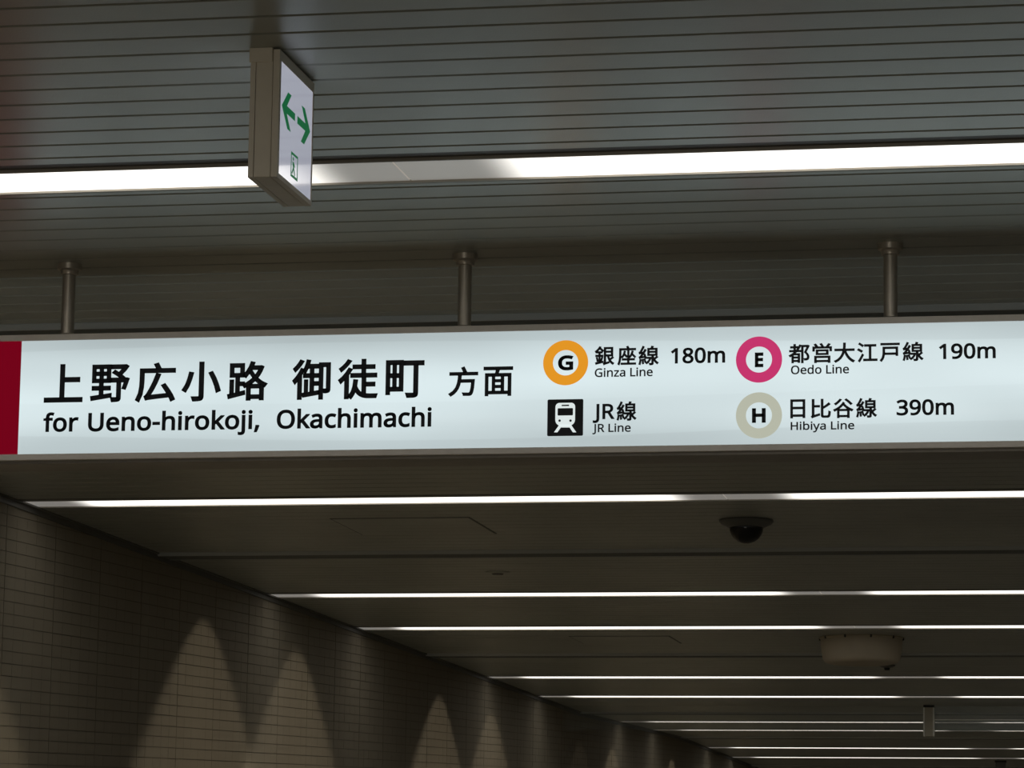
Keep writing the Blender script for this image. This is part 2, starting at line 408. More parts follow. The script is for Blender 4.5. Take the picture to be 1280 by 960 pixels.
G = {
'上': '150.15,18.15,18.-11,333.-11,333.15,177.15,177.154,308.154,308.181,177.181,177.289,150.289',
'野': '90.196,90.157,47.157,47.196 154.196,154.157,112.157,112.196 90.255,90.217,47.217,47.255 154.255,154.217,112.217,112.255 17.-15,186.11,186.34,113.24,113.72,177.72,177.96,113.96,113.136,177.136,177.277,25.277,25.136,88.136,88.96,25.96,25.72,88.72,88.21,13.11 228.199,254.182,276.164,184.164,184.138,241.138,241.5,240.1,238.-1,234.-2,189.-1,197.-28,221.-27,239.-26,253.-23,261.-18,266.-9,267.4,267.138,308.138,288.82,310.76,320.101,330.130,340.160,322.165,317.164,297.164,304.171,272.197,295.218,316.241,334.266,317.277,311.276,188.276,188.252,292.252,254.210,219.231,202.215',
'広': '114.-9,168.-2,289.11,305.-25,331.-12,312.28,284.73,252.117,229.106,277.33,125.19,156.73,185.134,210.199,182.206,157.139,131.82,112.47,102.30,93.18,85.12,95.-13 186.247,48.247,48.154,46.100,37.41,15.-13,37.-27,61.31,71.95,74.154,74.222,332.222,332.247,216.247,192.295,166.287',
'小': '162.8,161.3,158.0,153.-1,95.-1,105.-28,135.-28,157.-26,173.-23,183.-17,189.-7,191.8,191.289,162.289 276.146,299.91,313.42,342.54,326.102,302.157,272.209,247.200 58.157,39.106,11.62,36.48,64.94,85.148,100.202,71.207',
'路': '121.256,121.195,55.195,55.256 18.-11,153.22,151.46,105.35,105.98,142.98,154.80,175.90,175.-27,200.-27,200.-14,288.-14,288.-26,313.-26,313.90,324.84,341.106,311.120,284.138,260.158,281.186,298.217,312.252,296.259,291.258,223.258,234.288,209.294,193.253,171.216,145.186,145.279,31.279,31.172,81.172,81.29,54.23,54.139,31.139,31.18,13.15 200.76,288.76,288.9,200.9 269.214,257.195,243.176,230.194,218.212,209.229,212.235,279.235 210.111,227.125,244.141,260.126,277.112,296.99,191.99 203.137,176.119,148.104,148.121,105.121,105.172,145.172,145.183,164.167,195.207,228.159',
'御': '53.270,32.245,10.224,24.204,49.228,73.256,93.285,69.294 241.-28,265.-28,265.243,306.243,306.53,306.50,304.49,301.48,276.48,283.24,299.24,311.26,320.29,326.34,329.42,330.53,330.267,241.267 57.187,32.153,6.125,21.102,51.137,51.-27,76.-27,76.172,93.202,113.190,135.232,160.232,160.178,100.178,100.154,160.154,160.25,131.20,131.127,110.127,110.18,90.15,96.-9,235.13,234.36,184.28,184.88,227.88,227.111,184.111,184.154,229.154,229.178,184.178,184.232,227.232,227.256,144.256,153.290,129.294,121.262,109.232,95.206,100.216,77.224',
'徒': '66.268,39.242,12.221,26.201,56.226,85.255,109.285,85.294 134.69,119.23,93.-12,114.-29,129.-10,142.12,152.37,170.12,191.-5,216.-16,245.-22,276.-23,333.-23,341.1,278.1,240.4,240.76,321.76,321.100,240.100,240.152,336.152,336.176,237.176,237.225,319.225,319.248,237.248,237.295,212.295,212.248,133.248,133.225,212.225,212.176,114.176,114.152,215.152,215.11,193.23,175.43,160.72,167.121,141.124 69.186,40.153,7.125,22.102,62.139,62.-28,87.-28,87.169,117.214,94.223',
'町': '24.-1,47.-1,47.26,160.26,160.264,24.264 81.240,81.158,47.158,47.240 47.135,81.135,81.49,47.49 137.49,102.49,102.135,137.135 102.158,102.240,137.240,137.158 176.234,260.234,260.8,259.3,256.0,251.-1,193.0,202.-26,232.-26,254.-25,270.-22,280.-16,285.-6,286.8,286.234,336.234,336.259,176.259',
'方': '178.234,24.234,24.208,119.208,116.159,107.110,90.64,61.24,16.-8,35.-29,71.-5,97.23,117.55,131.90,139.126,265.126,259.62,251.22,242.4,237.2,232.0,225.0,166.2,171.-6,174.-15,175.-23,234.-24,246.-23,256.-19,265.-12,276.11,285.59,292.139,293.152,144.152,148.208,328.208,328.234,180.234,205.244,179.296,154.286',
'面': '210.117,210.77,136.77,136.117 136.177,210.177,210.138,136.138 210.56,210.15,136.15,136.56 20.246,155.246,146.202,36.202,36.-28,62.-28,62.-9,287.-9,287.-28,314.-28,314.202,173.202,186.246,331.246,331.271,20.271 62.177,112.177,112.15,62.15 235.15,235.177,287.177,287.15',
'銀': '36.75,41.52,44.32,64.37,60.57,55.80,48.103,30.98 107.43,123.38,145.101,124.107 293.148,195.148,195.191,293.191 195.213,195.255,293.255,293.213 175.-23,201.-14,256.3,254.26,195.10,195.125,224.125,236.86,251.51,270.21,293.-4,320.-24,338.-1,315.13,295.32,278.56,333.95,316.113,267.75,247.125,319.125,319.278,169.278,169.15,167.4,161.-2,155.-6,165.-29 66.262,40.234,11.211,24.187,40.199,40.182,75.182,75.144,21.144,21.120,75.120,75.20,17.8,24.-17,151.13,149.36,98.25,98.120,147.120,147.144,98.144,98.182,134.182,134.205,46.205,61.220,76.237,90.254,143.205,159.224,102.273,110.286,88.293',
'座': '254.173,237.141,212.116,212.218,187.218,187.80,89.80,89.56,187.56,187.4,67.4,67.-19,334.-19,334.4,212.4,212.56,312.56,312.80,212.80,212.114,231.99,245.113,257.128,268.145,318.97,333.113,277.165,289.209,265.212 112.171,95.137,69.110,89.95,104.109,116.126,127.145,165.104,181.121,136.167,146.209,123.212 187.257,39.257,39.160,38.104,29.43,9.-12,32.-27,53.33,63.99,65.160,65.232,332.232,332.257,216.257,193.297,168.288',
'線': '293.186,293.154,183.154,183.186 293.236,293.206,183.206,183.236 71.-9,92.-6,83.69,64.66 25.39,20.11,12.-14,33.-22,40.4,46.34,51.65,29.69 113.15,132.21,114.78,96.73 270.81,254.121,254.133,318.133,318.257,239.257,254.288,224.294,213.257,159.257,159.133,229.133,229.1,228.-2,226.-4,223.-4,187.-4,195.-28,215.-28,230.-27,242.-24,249.-19,253.-11,254.1,254.67,272.35,294.8,320.-13,338.8,316.22,297.41,280.63,329.105,310.121 146.82,192.82,175.50,153.25,127.7,142.-11,175.14,203.52,221.100,206.105,201.104,146.104 33.87,58.92,110.100,114.80,135.86,131.109,124.135,115.161,95.156,105.121,55.114,83.149,109.188,133.228,110.242,84.195,48.192,67.220,85.252,100.285,76.295,60.257,43.225,31.207,25.197,18.191,12.187,21.163,69.172,40.132,31.121,22.113,14.109,23.84',
'都': '154.235,154.254,110.254,110.291,85.291,85.254,31.254,31.230,85.230,85.188,15.188,15.165,99.165,71.139,40.118,7.99,24.78,52.95,52.-26,76.-26,76.-6,155.-6,155.-21,180.-21,180.131,98.131,132.165,196.165,196.188,151.188,170.215,187.244,202.275,178.282 151.230,120.188,110.188,110.230 76.54,155.54,155.16,76.16 76.109,155.109,155.75,76.75 211.-28,237.-28,237.249,303.249,259.154,288.125,303.98,307.74,307.62,303.53,297.47,280.43,251.43,255.35,257.26,258.18,291.18,315.26,325.37,331.52,333.72,329.98,315.126,286.157,337.263,318.275,314.274,211.274',
'営': '244.168,244.127,109.127,109.168 84.107,270.107,270.188,84.188 60.-28,85.-28,85.-15,272.-15,272.-28,298.-28,298.79,60.79 85.56,272.56,272.8,85.8 155.271,164.254,171.239,99.239,108.243,100.258,88.274,76.289,53.279,82.239,32.239,32.169,56.169,56.216,297.216,297.169,322.169,322.239,267.239,301.282,274.291,238.239,179.239,196.245,189.261,179.278,168.295,145.286',
'大': '161.264,160.230,156.194,22.194,22.167,152.167,140.127,123.88,97.52,62.20,15.-6,35.-27,81.-1,116.31,143.68,162.106,175.147,194.101,217.60,245.25,278.-5,316.-27,335.-3,297.18,264.47,237.82,214.122,197.167,330.167,330.194,184.194,188.230,189.263,190.294,161.294',
'江': '56.257,79.243,96.229,112.250,49.290,34.271 79.137,94.158,75.170,52.183,29.194,15.175 48.-23,70.12,92.51,112.90,93.107,71.66,48.27,27.-6 114.-5,336.-5,336.21,235.21,235.235,317.235,317.261,131.261,131.235,207.235,207.21,114.21',
'戸': '24.248,327.248,327.273,24.273 58.130,57.103,54.73,46.44,33.15,12.-11,32.-29,59.6,75.45,82.86,274.86,274.67,300.67,300.210,58.210 84.111,85.130,85.185,274.185,274.111',
'日': '263.123,263.25,89.25,89.123 89.244,263.244,263.149,89.149 62.-24,89.-24,89.-1,263.-1,263.-22,291.-22,291.270,62.270',
'比': '56.-18,90.-6,161.18,159.44,73.18,73.160,160.160,160.186,73.186,73.290,45.290,45.24,43.11,37.3,31.-2,44.-25 187.30,188.10,192.-4,200.-13,213.-18,230.-19,284.-19,302.-16,315.-6,323.12,327.39,330.75,305.88,302.38,295.13,282.6,233.6,221.8,215.15,214.30,214.132,253.155,291.181,325.207,303.230,278.206,247.182,214.160,214.292,187.292',
'谷': '241.246,275.217,301.190,324.207,296.233,262.262,227.288,206.273 92.257,61.230,28.208,50.189,82.214,115.243,143.275,118.285 151.201,122.171,89.145,52.123,13.107,29.82,78.105,78.-28,104.-28,104.-14,248.-14,248.-28,276.-28,276.103,319.82,339.106,282.132,230.167,189.208,195.217,174.232 104.89,248.89,248.9,104.9 120.135,149.160,174.188,199.161,228.135,260.112,89.112',
',': '47.-3,61.78,124.78,129.71,104.-8,71.-87,28.-87',
'-': '27.206,189.206,189.154,27.154',
'0': '161.-4,133.4,109.17,89.35,72.59,50.108,37.169,33.240,35.290,40.334,49.373,61.407,78.435,99.458,125.474,156.484,191.487,222.484,249.477,273.464,294.445,312.422,334.373,347.313,351.240,349.191,344.147,335.108,322.74,305.45,284.23,258.6,227.-3,191.-7 224.49,249.65,268.92,281.130,289.180,291.240,289.300,281.349,268.388,249.415,224.431,191.437,159.431,133.415,115.388,102.349,95.300,92.240,95.180,102.131,115.93,133.65,159.49,191.44',
'1': '181.335,181.381,183.418,164.400,142.381,91.339,60.379,189.480,238.480,238.0,181.0',
'3': '137.-6,114.-4,92.-1,71.4,50.11,30.19,30.75,51.65,73.58,95.51,118.47,141.44,163.43,202.46,233.54,256.68,271.87,281.110,284.138,280.165,268.186,249.202,222.213,189.220,150.222,103.222,103.273,150.273,187.275,217.284,240.298,257.316,267.338,271.363,268.385,260.403,247.417,230.428,208.434,183.437,159.435,136.431,117.425,62.396,33.437,51.449,72.461,96.471,123.480,152.485,183.486,229.483,266.471,294.453,315.428,327.400,331.367,328.337,319.312,304.290,284.274,260.261,232.253,232.250,267.243,296.231,318.214,333.192,343.166,346.136,344.110,337.85,326.62,311.42,291.25,266.11,237.1,202.-5,162.-7',
'8': '146.-3,106.8,75.27,51.53,38.85,33.122,34.143,39.162,47.179,57.195,69.209,83.221,99.232,115.242,132.251,110.265,90.281,73.299,59.320,51.344,48.372,50.395,57.416,67.434,81.450,98.463,118.473,141.480,165.485,191.486,231.483,265.473,295.457,317.434,331.406,335.371,334.353,330.336,323.321,313.307,302.295,289.283,244.254,298.222,313.209,325.196,336.181,344.164,349.145,351.124,346.87,332.55,308.29,276.9,238.-3,193.-7 216.287,236.299,253.312,266.328,274.347,277.369,274.390,266.407,253.421,236.431,215.437,191.439,168.437,147.431,130.421,117.407,109.390,106.369,107.354,111.340,118.328,127.317,137.308,150.299,194.277 222.43,247.51,267.63,281.80,290.100,293.124,290.146,281.165,265.182,245.196,221.210,192.222,181.226,154.213,132.199,114.183,101.165,93.145,91.122,93.100,102.80,116.63,135.51,161.43,192.40',
'9': '98.-5,69.0,69.50,87.46,106.43,128.42,157.43,183.49,205.57,224.69,240.83,254.99,265.118,274.138,280.161,285.185,288.209,289.235,285.235,274.221,260.207,243.196,222.187,199.181,171.179,133.184,99.196,72.217,50.246,38.282,34.324,36.356,42.385,53.411,67.433,85.452,106.467,130.478,157.484,187.486,216.484,244.476,269.463,292.445,312.422,328.393,340.359,347.320,349.275,348.240,345.206,340.173,332.141,322.110,307.82,289.57,267.35,240.17,208.4,171.-4,129.-7 205.227,223.231,240.239,254.248,266.259,276.272,284.286,288.299,289.314,288.333,284.352,278.371,269.388,258.404,244.418,227.428,208.434,187.437,161.433,138.424,119.409,104.387,95.359,92.325,95.296,102.272,115.252,132.237,155.229,184.226',
'E': '65.480,333.480,333.426,126.426,126.277,321.277,321.224,126.224,126.53,333.53,333.0,65.0',
'G': '224.-3,182.7,145.23,114.46,88.74,67.108,53.148,44.191,41.240,44.288,54.331,71.370,93.404,121.433,155.456,195.473,240.483,289.486,316.485,341.483,366.479,389.473,411.466,433.458,410.406,352.425,331.430,309.432,286.433,253.431,223.425,197.415,173.400,152.381,125.343,109.296,104.240,106.203,112.169,123.139,137.112,157.89,181.70,210.57,245.48,285.46,338.49,379.57,379.199,273.199,273.253,439.253,439.18,413.10,387.4,361.-1,333.-4,303.-6,271.-7',
'H': '65.480,126.480,126.277,371.277,371.480,432.480,432.0,371.0,371.224,126.224,126.0,65.0',
'J': '-31.-125,-52.-119,-52.-68,-30.-73,-4.-75,7.-74,18.-72,28.-68,37.-62,45.-54,52.-44,58.-32,61.-16,62.3,62.480,122.480,122.7,118.-35,107.-69,88.-95,63.-113,32.-124,-3.-128',
'L': '65.480,126.480,126.54,335.54,335.0,65.0',
'O': '216.-3,174.7,139.24,109.48,84.76,65.111,52.150,44.193,41.241,44.288,52.331,65.370,84.404,109.433,139.456,174.473,216.483,263.487,309.484,349.473,384.456,414.433,439.405,458.370,472.331,481.288,484.240,481.193,472.150,458.110,439.76,414.47,384.24,349.7,308.-3,263.-7 294.48,321.54,345.64,365.79,382.98,403.137,416.184,420.240,416.297,403.344,382.382,365.401,345.415,321.426,294.432,263.434,232.432,205.426,181.415,161.401,143.382,122.344,109.297,105.240,109.184,122.137,143.98,160.79,181.64,204.54,232.48,263.46',
'R': '65.480,197.480,252.476,296.464,329.446,353.419,367.385,372.343,370.319,366.298,358.279,348.264,336.250,322.239,307.229,292.221,276.215,408.0,337.0,221.198,126.198,126.0,65.0 197.249,233.252,261.259,283.272,298.290,307.313,310.340,306.369,297.391,281.407,259.418,230.425,194.427,126.427,126.249',
'U': '209.-5,178.1,151.11,127.24,107.42,81.78,66.121,60.171,60.480,121.480,121.169,124.133,135.102,152.78,176.60,208.49,246.46,286.50,317.61,341.80,357.106,367.135,370.169,370.480,430.480,430.169,428.137,421.107,410.80,394.55,373.34,348.16,318.4,283.-4,243.-7',
'a': '114.-4,86.5,63.19,45.40,34.67,31.100,36.133,50.161,73.183,106.200,150.210,203.215,265.217,265.238,262.265,256.286,245.301,230.311,212.316,190.318,172.317,154.315,136.310,89.291,71.335,87.343,106.350,126.357,148.362,170.365,193.366,233.363,266.353,291.337,308.314,319.283,322.245,322.0,279.0,268.51,265.51,249.33,233.19,216.7,196.0,173.-5,144.-7 187.44,212.52,234.66,251.86,261.112,264.144,264.176,211.174,171.170,140.163,118.152,103.138,95.121,92.99,94.81,100.66,110.55,124.47,140.43,158.41',
'b': '201.-5,178.0,158.9,142.20,128.32,116.46,111.46,99.0,57.0,57.510,116.510,116.386,115.344,113.312,116.312,128.327,142.339,158.351,178.359,201.364,228.366,269.361,305.345,335.319,358.283,372.237,376.180,372.123,358.77,335.40,305.14,269.-1,228.-7 248.46,273.58,291.78,304.105,312.139,315.181,313.217,307.247,297.272,283.292,265.306,243.314,218.317,183.313,157.302,138.284,126.258,119.224,116.182,116.179,119.138,126.105,138.78,157.58,184.46,219.42',
'c': '171.-5,143.2,117.13,93.28,74.48,58.73,46.103,39.138,37.178,39.220,47.256,59.286,76.311,96.332,119.347,146.358,174.365,206.367,259.361,300.347,282.298,244.310,204.315,176.312,152.304,133.290,118.270,107.245,100.215,98.179,101.139,110.105,124.79,144.60,170.48,201.44,220.45,237.47,253.50,294.65,294.13,254.-2,201.-7',
'd': '143.-2,107.14,77.40,55.76,41.123,37.179,41.236,55.283,78.319,108.346,144.361,185.367,211.365,234.360,254.351,270.340,285.328,297.314,301.314,299.339,297.367,297.510,356.510,356.0,308.0,300.48,297.48,285.34,271.21,254.9,234.0,211.-5,185.-7 228.46,255.56,274.74,287.98,295.129,298.168,298.179,295.220,288.254,275.282,256.302,229.314,193.318,164.313,140.301,122.280,109.252,101.218,98.178,101.138,109.105,122.78,141.58,165.46,194.42',
'e': '177.-4,147.3,120.14,96.30,75.51,59.76,47.106,39.140,37.177,39.215,46.249,57.279,72.305,90.326,112.344,138.357,166.364,196.367,226.364,252.358,276.347,296.331,313.312,327.290,337.264,343.235,345.204,345.169,98.169,102.131,113.100,129.76,152.58,180.47,213.44,235.44,255.46,274.50,328.69,328.17,274.-1,255.-4,234.-6,210.-7 283.216,280.244,273.269,262.290,245.306,223.315,195.318,169.315,147.306,129.291,114.271,105.245,99.216',
'f': '73.314,10.314,10.342,73.362,73.383,77.425,87.458,104.483,127.500,156.510,190.514,229.510,260.502,244.455,220.462,191.465,173.463,158.457,147.446,139.430,134.409,132.383,132.360,223.360,223.314,132.314,132.0,73.0',
'h': '57.510,116.510,116.361,113.310,117.310,130.327,146.341,164.352,185.360,206.364,229.366,269.363,302.352,328.335,346.310,357.276,361.234,361.0,302.0,302.230,299.262,289.286,273.303,251.314,222.317,186.313,158.302,139.283,126.257,119.225,116.186,116.0,57.0',
'i': '78.421,70.424,62.429,57.436,54.446,52.457,54.469,57.479,62.486,70.491,78.494,87.495,96.494,104.491,111.486,117.479,120.469,122.457,120.446,117.436,111.429,104.424,96.421,87.420 57.360,116.360,116.0,57.0',
'j': '78.421,70.424,62.429,57.436,54.446,52.457,54.469,57.479,62.486,70.491,78.494,87.495,96.494,104.491,111.486,117.479,120.469,122.457,120.446,117.436,111.429,104.424,96.421,87.420 -15.-159,-37.-153,-37.-105,-16.-110,7.-112,21.-111,33.-107,43.-100,51.-90,56.-75,57.-56,57.360,116.360,116.-54,113.-85,105.-111,92.-133,73.-148,47.-158,15.-161',
'k': '57.510,116.510,116.244,115.216,113.185,116.185,128.201,144.221,158.238,273.360,343.360,197.206,353.0,281.0,156.168,116.132,116.0,57.0',
'm': '57.360,105.360,113.311,117.311,129.328,144.342,162.353,182.361,202.365,223.367,254.364,281.357,303.345,321.328,333.306,336.306,350.325,366.340,386.352,407.360,429.365,452.367,489.363,520.353,543.335,560.310,570.277,574.234,574.0,515.0,515.232,512.262,503.286,489.303,468.314,442.317,410.314,385.304,367.287,355.264,347.234,345.199,345.0,286.0,286.232,283.262,274.286,260.303,239.314,212.317,180.313,155.302,137.283,125.258,118.226,116.187,116.0,57.0',
'n': '57.360,105.360,113.311,117.311,130.328,146.342,165.353,186.361,208.365,230.367,270.363,302.353,328.335,346.310,357.277,361.234,361.0,302.0,302.230,299.262,289.286,273.303,251.314,222.317,186.313,158.302,139.283,126.258,119.226,116.187,116.0,57.0',
'o': '172.-4,143.3,117.15,94.32,75.53,58.79,46.109,39.143,37.181,42.236,57.282,82.318,116.345,156.361,204.367,236.364,264.357,290.345,314.328,333.307,349.282,361.252,368.218,370.181,365.126,350.79,325.42,291.15,250.-1,202.-7 237.46,263.59,283.80,298.107,306.141,309.181,306.220,298.253,283.281,263.301,236.313,203.317,169.313,143.301,123.281,109.253,101.220,98.181,101.141,109.107,123.80,143.59,170.46,203.42',
'r': '57.360,105.360,112.294,115.294,128.313,143.330,160.345,179.357,201.364,225.367,247.366,267.363,260.308,241.312,221.313,203.311,186.306,169.298,154.286,141.272,131.256,123.236,118.215,116.192,116.0,57.0',
'y': '28.-160,7.-156,7.-109,25.-111,47.-113,66.-111,83.-105,97.-95,108.-82,118.-67,127.-49,146.-1,1.360,64.360,142.155,160.104,172.57,175.57,187.101,206.156,279.360,343.360,187.-50,174.-81,157.-108,139.-131,116.-148,89.-158,56.-161',
'z': '26.39,220.314,38.314,38.360,285.360,285.316,94.46,289.46,289.0,26.0',
}
ADV = {',': 180, '-': 216, '0': 384, '1': 384, '3': 384, '8': 384, '9': 384, 'E': 373, 'G': 489, 'H': 497, 'J': 183, 'L': 352, 'O': 524, 'R': 418, 'U': 491, 'a': 377, 'b': 413, 'c': 322, 'd': 413, 'e': 379, 'f': 231, 'h': 415, 'i': 173, 'j': 173, 'k': 358, 'm': 628, 'n': 415, 'o': 406, 'r': 277, 'y': 342, 'z': 315, ' ': 174}
def contours(ch):
    return [[tuple(float(v) for v in p.split('.')) for p in c.split(',')] for c in G[ch].split(' ')]
def layout(s):
    x = 0; out = []
    for ch in s:
        if ch != ' ': out += [[(px + x, py) for px, py in c] for c in contours(ch)]
        x += ADV.get(ch, 600)
    return out
def bbox(cs):
    xs = [p[0] for c in cs for p in c]; zs = [p[1] for c in cs for p in c]
    return min(xs), max(xs), min(zs), max(zs)
def fill(cs, depth, stroke, m, name, parent):
    """cs: contours in (x, z) metres; flat film at y = depth, thickened outline by stroke"""
    cu = bpy.data.curves.new('film', 'CURVE'); cu.dimensions = '2D'; cu.fill_mode = 'BOTH'
    for c in cs:
        s = cu.splines.new('POLY'); s.points.add(len(c) - 1)
        for p, q in zip(s.points, c): p.co = (q[0], q[1], 0, 1)
        s.use_cyclic_u = True
    o = bpy.data.objects.new('film', cu); C.objects.link(o)
    dg = bpy.context.evaluated_depsgraph_get(); me = bpy.data.meshes.new_from_object(o.evaluated_get(dg))
    bm = bmesh.new(); bm.from_mesh(me)
    bpy.data.objects.remove(o); bpy.data.curves.remove(cu); bpy.data.meshes.remove(me)
    for v in bm.verts: v.co = (v.co.x, depth, v.co.y)
    if stroke > 0:
        d2 = depth - .00012
        for c in cs:
            n = len(c)
            for i in range(n):
                a, b = Vector(c[i]), Vector(c[(i + 1) % n]); d = b - a
                if d.length < 1e-7: continue
                d.normalize(); nn = Vector((-d.y, d.x)) * stroke
                q = [a + nn, a - nn, b - nn, b + nn]
                bm.faces.new([bm.verts.new((p.x, d2, p.y)) for p in q])
                prev = Vector(c[i - 1]); e = (a - prev)
                if e.length > 1e-7 and e.normalized().dot(d) < .995:
                    if e.normalized().dot(d) < .5:   # square corner
                        e.normalize(); k = e * stroke; l = d * stroke
                        bm.faces.new([bm.verts.new((p.x, d2, p.y)) for p in (a + k, a - l, a - k, a + l)]) if abs(e.cross(d)) > .3 else None
                        for s1 in (1, -1):
                            n1 = Vector((-e.y, e.x)) * stroke * s1; n2 = nn * s1
                            if abs(e.cross(d)) > .3:
                                t = math.tan(min(1.0, math.acos(max(-1, min(1, e.dot(d)))) / 2)); tip = a + n1 + e * stroke * t
                                if (e.cross(d)) * s1 < 0: bm.faces.new([bm.verts.new((p.x, d2, p.y)) for p in (a, a + n1, tip, a + n2)])
                    else:
                        bm.faces.new([bm.verts.new((a.x + stroke * math.cos(t * math.pi / 4), d2, a.y + stroke * math.sin(t * math.pi / 4))) for t in range(8)])
    me = bpy.data.meshes.new(name); bm.to_mesh(me); bm.free(); me.materials.append(m)
    o = bpy.data.objects.new(name, me); C.objects.link(o); o.parent = parent
    return o
UNIT = 6.69 * PX * 1.035
def fit(cs, x0, x1, z0, z1, w):
    a, b, c, d = bbox(cs); x0 += w; x1 -= w; z0 += w; z1 -= w
    return [[(x0 + (p[0] - a) / (b - a) * (x1 - x0), z0 + (p[1] - c) / (d - c) * (z1 - z0)) for p in q] for q in cs]
DEP = SY + .0022
def kanji(items, wpx, name='lettering'):
    cs = []; w = wpx * UNIT
    for ch, xa, xb, yt, yb in items:
        A = onface(xa, (yt + yb) / 2); B = onface(xb, (yt + yb) / 2); T = onface((xa + xb) / 2, yt); Bo = onface((xa + xb) / 2, yb)
        cs += fit(contours(ch), A.x, B.x, Bo.z, T.z, w)
    return fill(cs, DEP, w, M_black, name, sign)
def latin(s, xa, xb, base, hpx, wpx, ref, depth=DEP, m=None):
    """base: pixel row of the baseline at xa; hpx: pixel height of the reference letter"""
    w = wpx * UNIT
    cs = layout(s); a, b, c, d = bbox(cs); r = bbox(contours(ref))
    A = onface(xa, base); B = onface(xb, base - (xb - xa) * .0145); T = onface(xa, base - hpx)
    k = (T.z - A.z - 2 * w) / (r[3] - 0)
    out = [[(A.x + w + (p[0] - a) / (b - a) * (B.x - A.x - 2 * w), A.z + w + p[1] * k) for p in q] for q in cs]
    return fill(out, depth, w, m or M_black, 'lettering', sign)
kanji([('上', 55, 103.5, 454.9, 502.9), ('野', 112.7, 161.6, 455.2, 502.7), ('広', 169, 219.2, 453, 502.4), ('小', 227, 276, 451.8, 501.6), ('路', 283.9, 334, 451.3, 500.7)], 1.35)
kanji([('御', 365, 413.1, 448.9, 499.6), ('徒', 422.3, 472, 448.4, 498.8), ('町', 481.7, 530.1, 449.6, 497.3)], 1.35)
kanji([('方', 560.4, 597.4, 457.9, 495.4), ('面', 604, 641, 457.9, 494.9)], .85)
latin('for', 53.3, 97.2, 539.9, 24.4, .9, 'h')
latin('Ueno-hirokoji,', 109.3, 323.8, 539.3, 24.6, .9, 'h')
latin('Okachimachi', 345.3, 539, 536.0, 25.0, .9, 'h')
kanji([('銀', 743.2, 767.7, 432.5, 456.4), ('座', 771.6, 795, 432, 456.4), ('線', 797.9, 823.3, 431.9, 456.4)], .62)
latin('180m', 838.6, 906.3, 454.3, 19.3, .72, '1')
latin('Ginza Line', 743.2, 815.7, 471.2, 10.8, .3, 'L')
latin('JR', 740.7, 767.7, 524.0, 19.2, .65, 'R')
kanji([('線', 770.6, 795.4, 501.4, 525.8)], .62)
latin('JR Line', 740.3, 788.2, 540.2, 10.4, .3, 'L')
kanji([('都', 985.7, 1012, 429.7, 453.9), ('営', 1015.3, 1039.9, 428.6, 453.5), ('大', 1042.3, 1068.6, 428, 453.1), ('江', 1071.3, 1096.8, 427.8, 452.6), ('戸', 1099.5, 1124.7, 428.3, 452), ('線', 1128.2, 1154.2, 427, 451.2)], .62)
latin('190m', 1173.9, 1244.7, 448.8, 19.2, .72, '1')
latin('Oedo Line', 988.5, 1061.2, 467.7, 10.8, .3, 'L')
kanji([('日', 987.7, 1006.5, 498.9, 522.7), ('比', 1013.4, 1038.5, 498.3, 522.6), ('谷', 1041.3, 1066.7, 497.8, 522.4), ('線', 1070, 1096, 497.2, 522)], .62)
latin('390m', 1120.6, 1192.5, 519.2, 19.6, .72, '1')
latin('Hibiya Line', 988.2, 1067.8, 537.5, 10.2, .3, 'H')

def circ(cx, cz, r, n=56): return [(cx + r * math.cos(2 * math.pi * k / n), cz + r * math.sin(2 * math.pi * k / n)) for k in range(n)]
def rrect(x0, x1, z0, z1, r, rb=None, n=6):
    rb = r if rb is None else rb; out = []
    for cx, cz, rr, a0 in ((x1 - rb, z0 + rb, rb, -90), (x1 - r, z1 - r, r, 0), (x0 + r, z1 - r, r, 90), (x0 + rb, z0 + rb, rb, 180)):
        for k in range(n + 1):
            a = math.radians(a0 + 90 * k / n); out.append((cx + rr * math.cos(a), cz + rr * math.sin(a)))
    return out
def film(name, rgb, st):
    return mat(name, lin(tuple(v * .45 for v in rgb)), rough=.4, emit=lin(rgb), strength=st)
for nm, cx, cy, ro, ri, mt, ch, gx0, gx1, gb, gh, lab in (
        ('ring_emblem', 706.8, 453.2, 28.2, 15.9, film('orange_film', (232, 152, 30), .92), 'G', 697.2, 716.2, 462.8, 18.6, 'orange ring emblem around the letter G'),
        ('ring_emblem', 948.6, 449.2, 28.9, 16.3, film('magenta_film', (200, 45, 108), .92), 'E', 943.4, 954.0, 458.9, 18.4, 'magenta ring emblem around the letter E'),
        ('ring_emblem', 948.5, 519.0, 28.9, 16.3, film('greige_film', (184, 187, 170), .92), 'H', 939.8, 957.0, 528.4, 18.2, 'grey-beige ring emblem around the letter H')):
    c = onface(cx, cy); r1 = (onface(cx + ro, cy).x - c.x); r2 = (onface(cx + ri, cy).x - c.x)
    rz = (c.z - onface(cx, cy + ro).z); k = rz / r1
    cs = [[(x, c.z + (z - c.z) * k) for x, z in circ(c.x, c.z, r)] for r in (r1, r2)]
    fill(cs, DEP, 0, mt, nm, sign)['label'] = lab
    latin(ch, gx0, gx1, gb, gh, .1 + (1.15 if ch != 'G' else 1.1), ch if ch != 'G' else 'H')
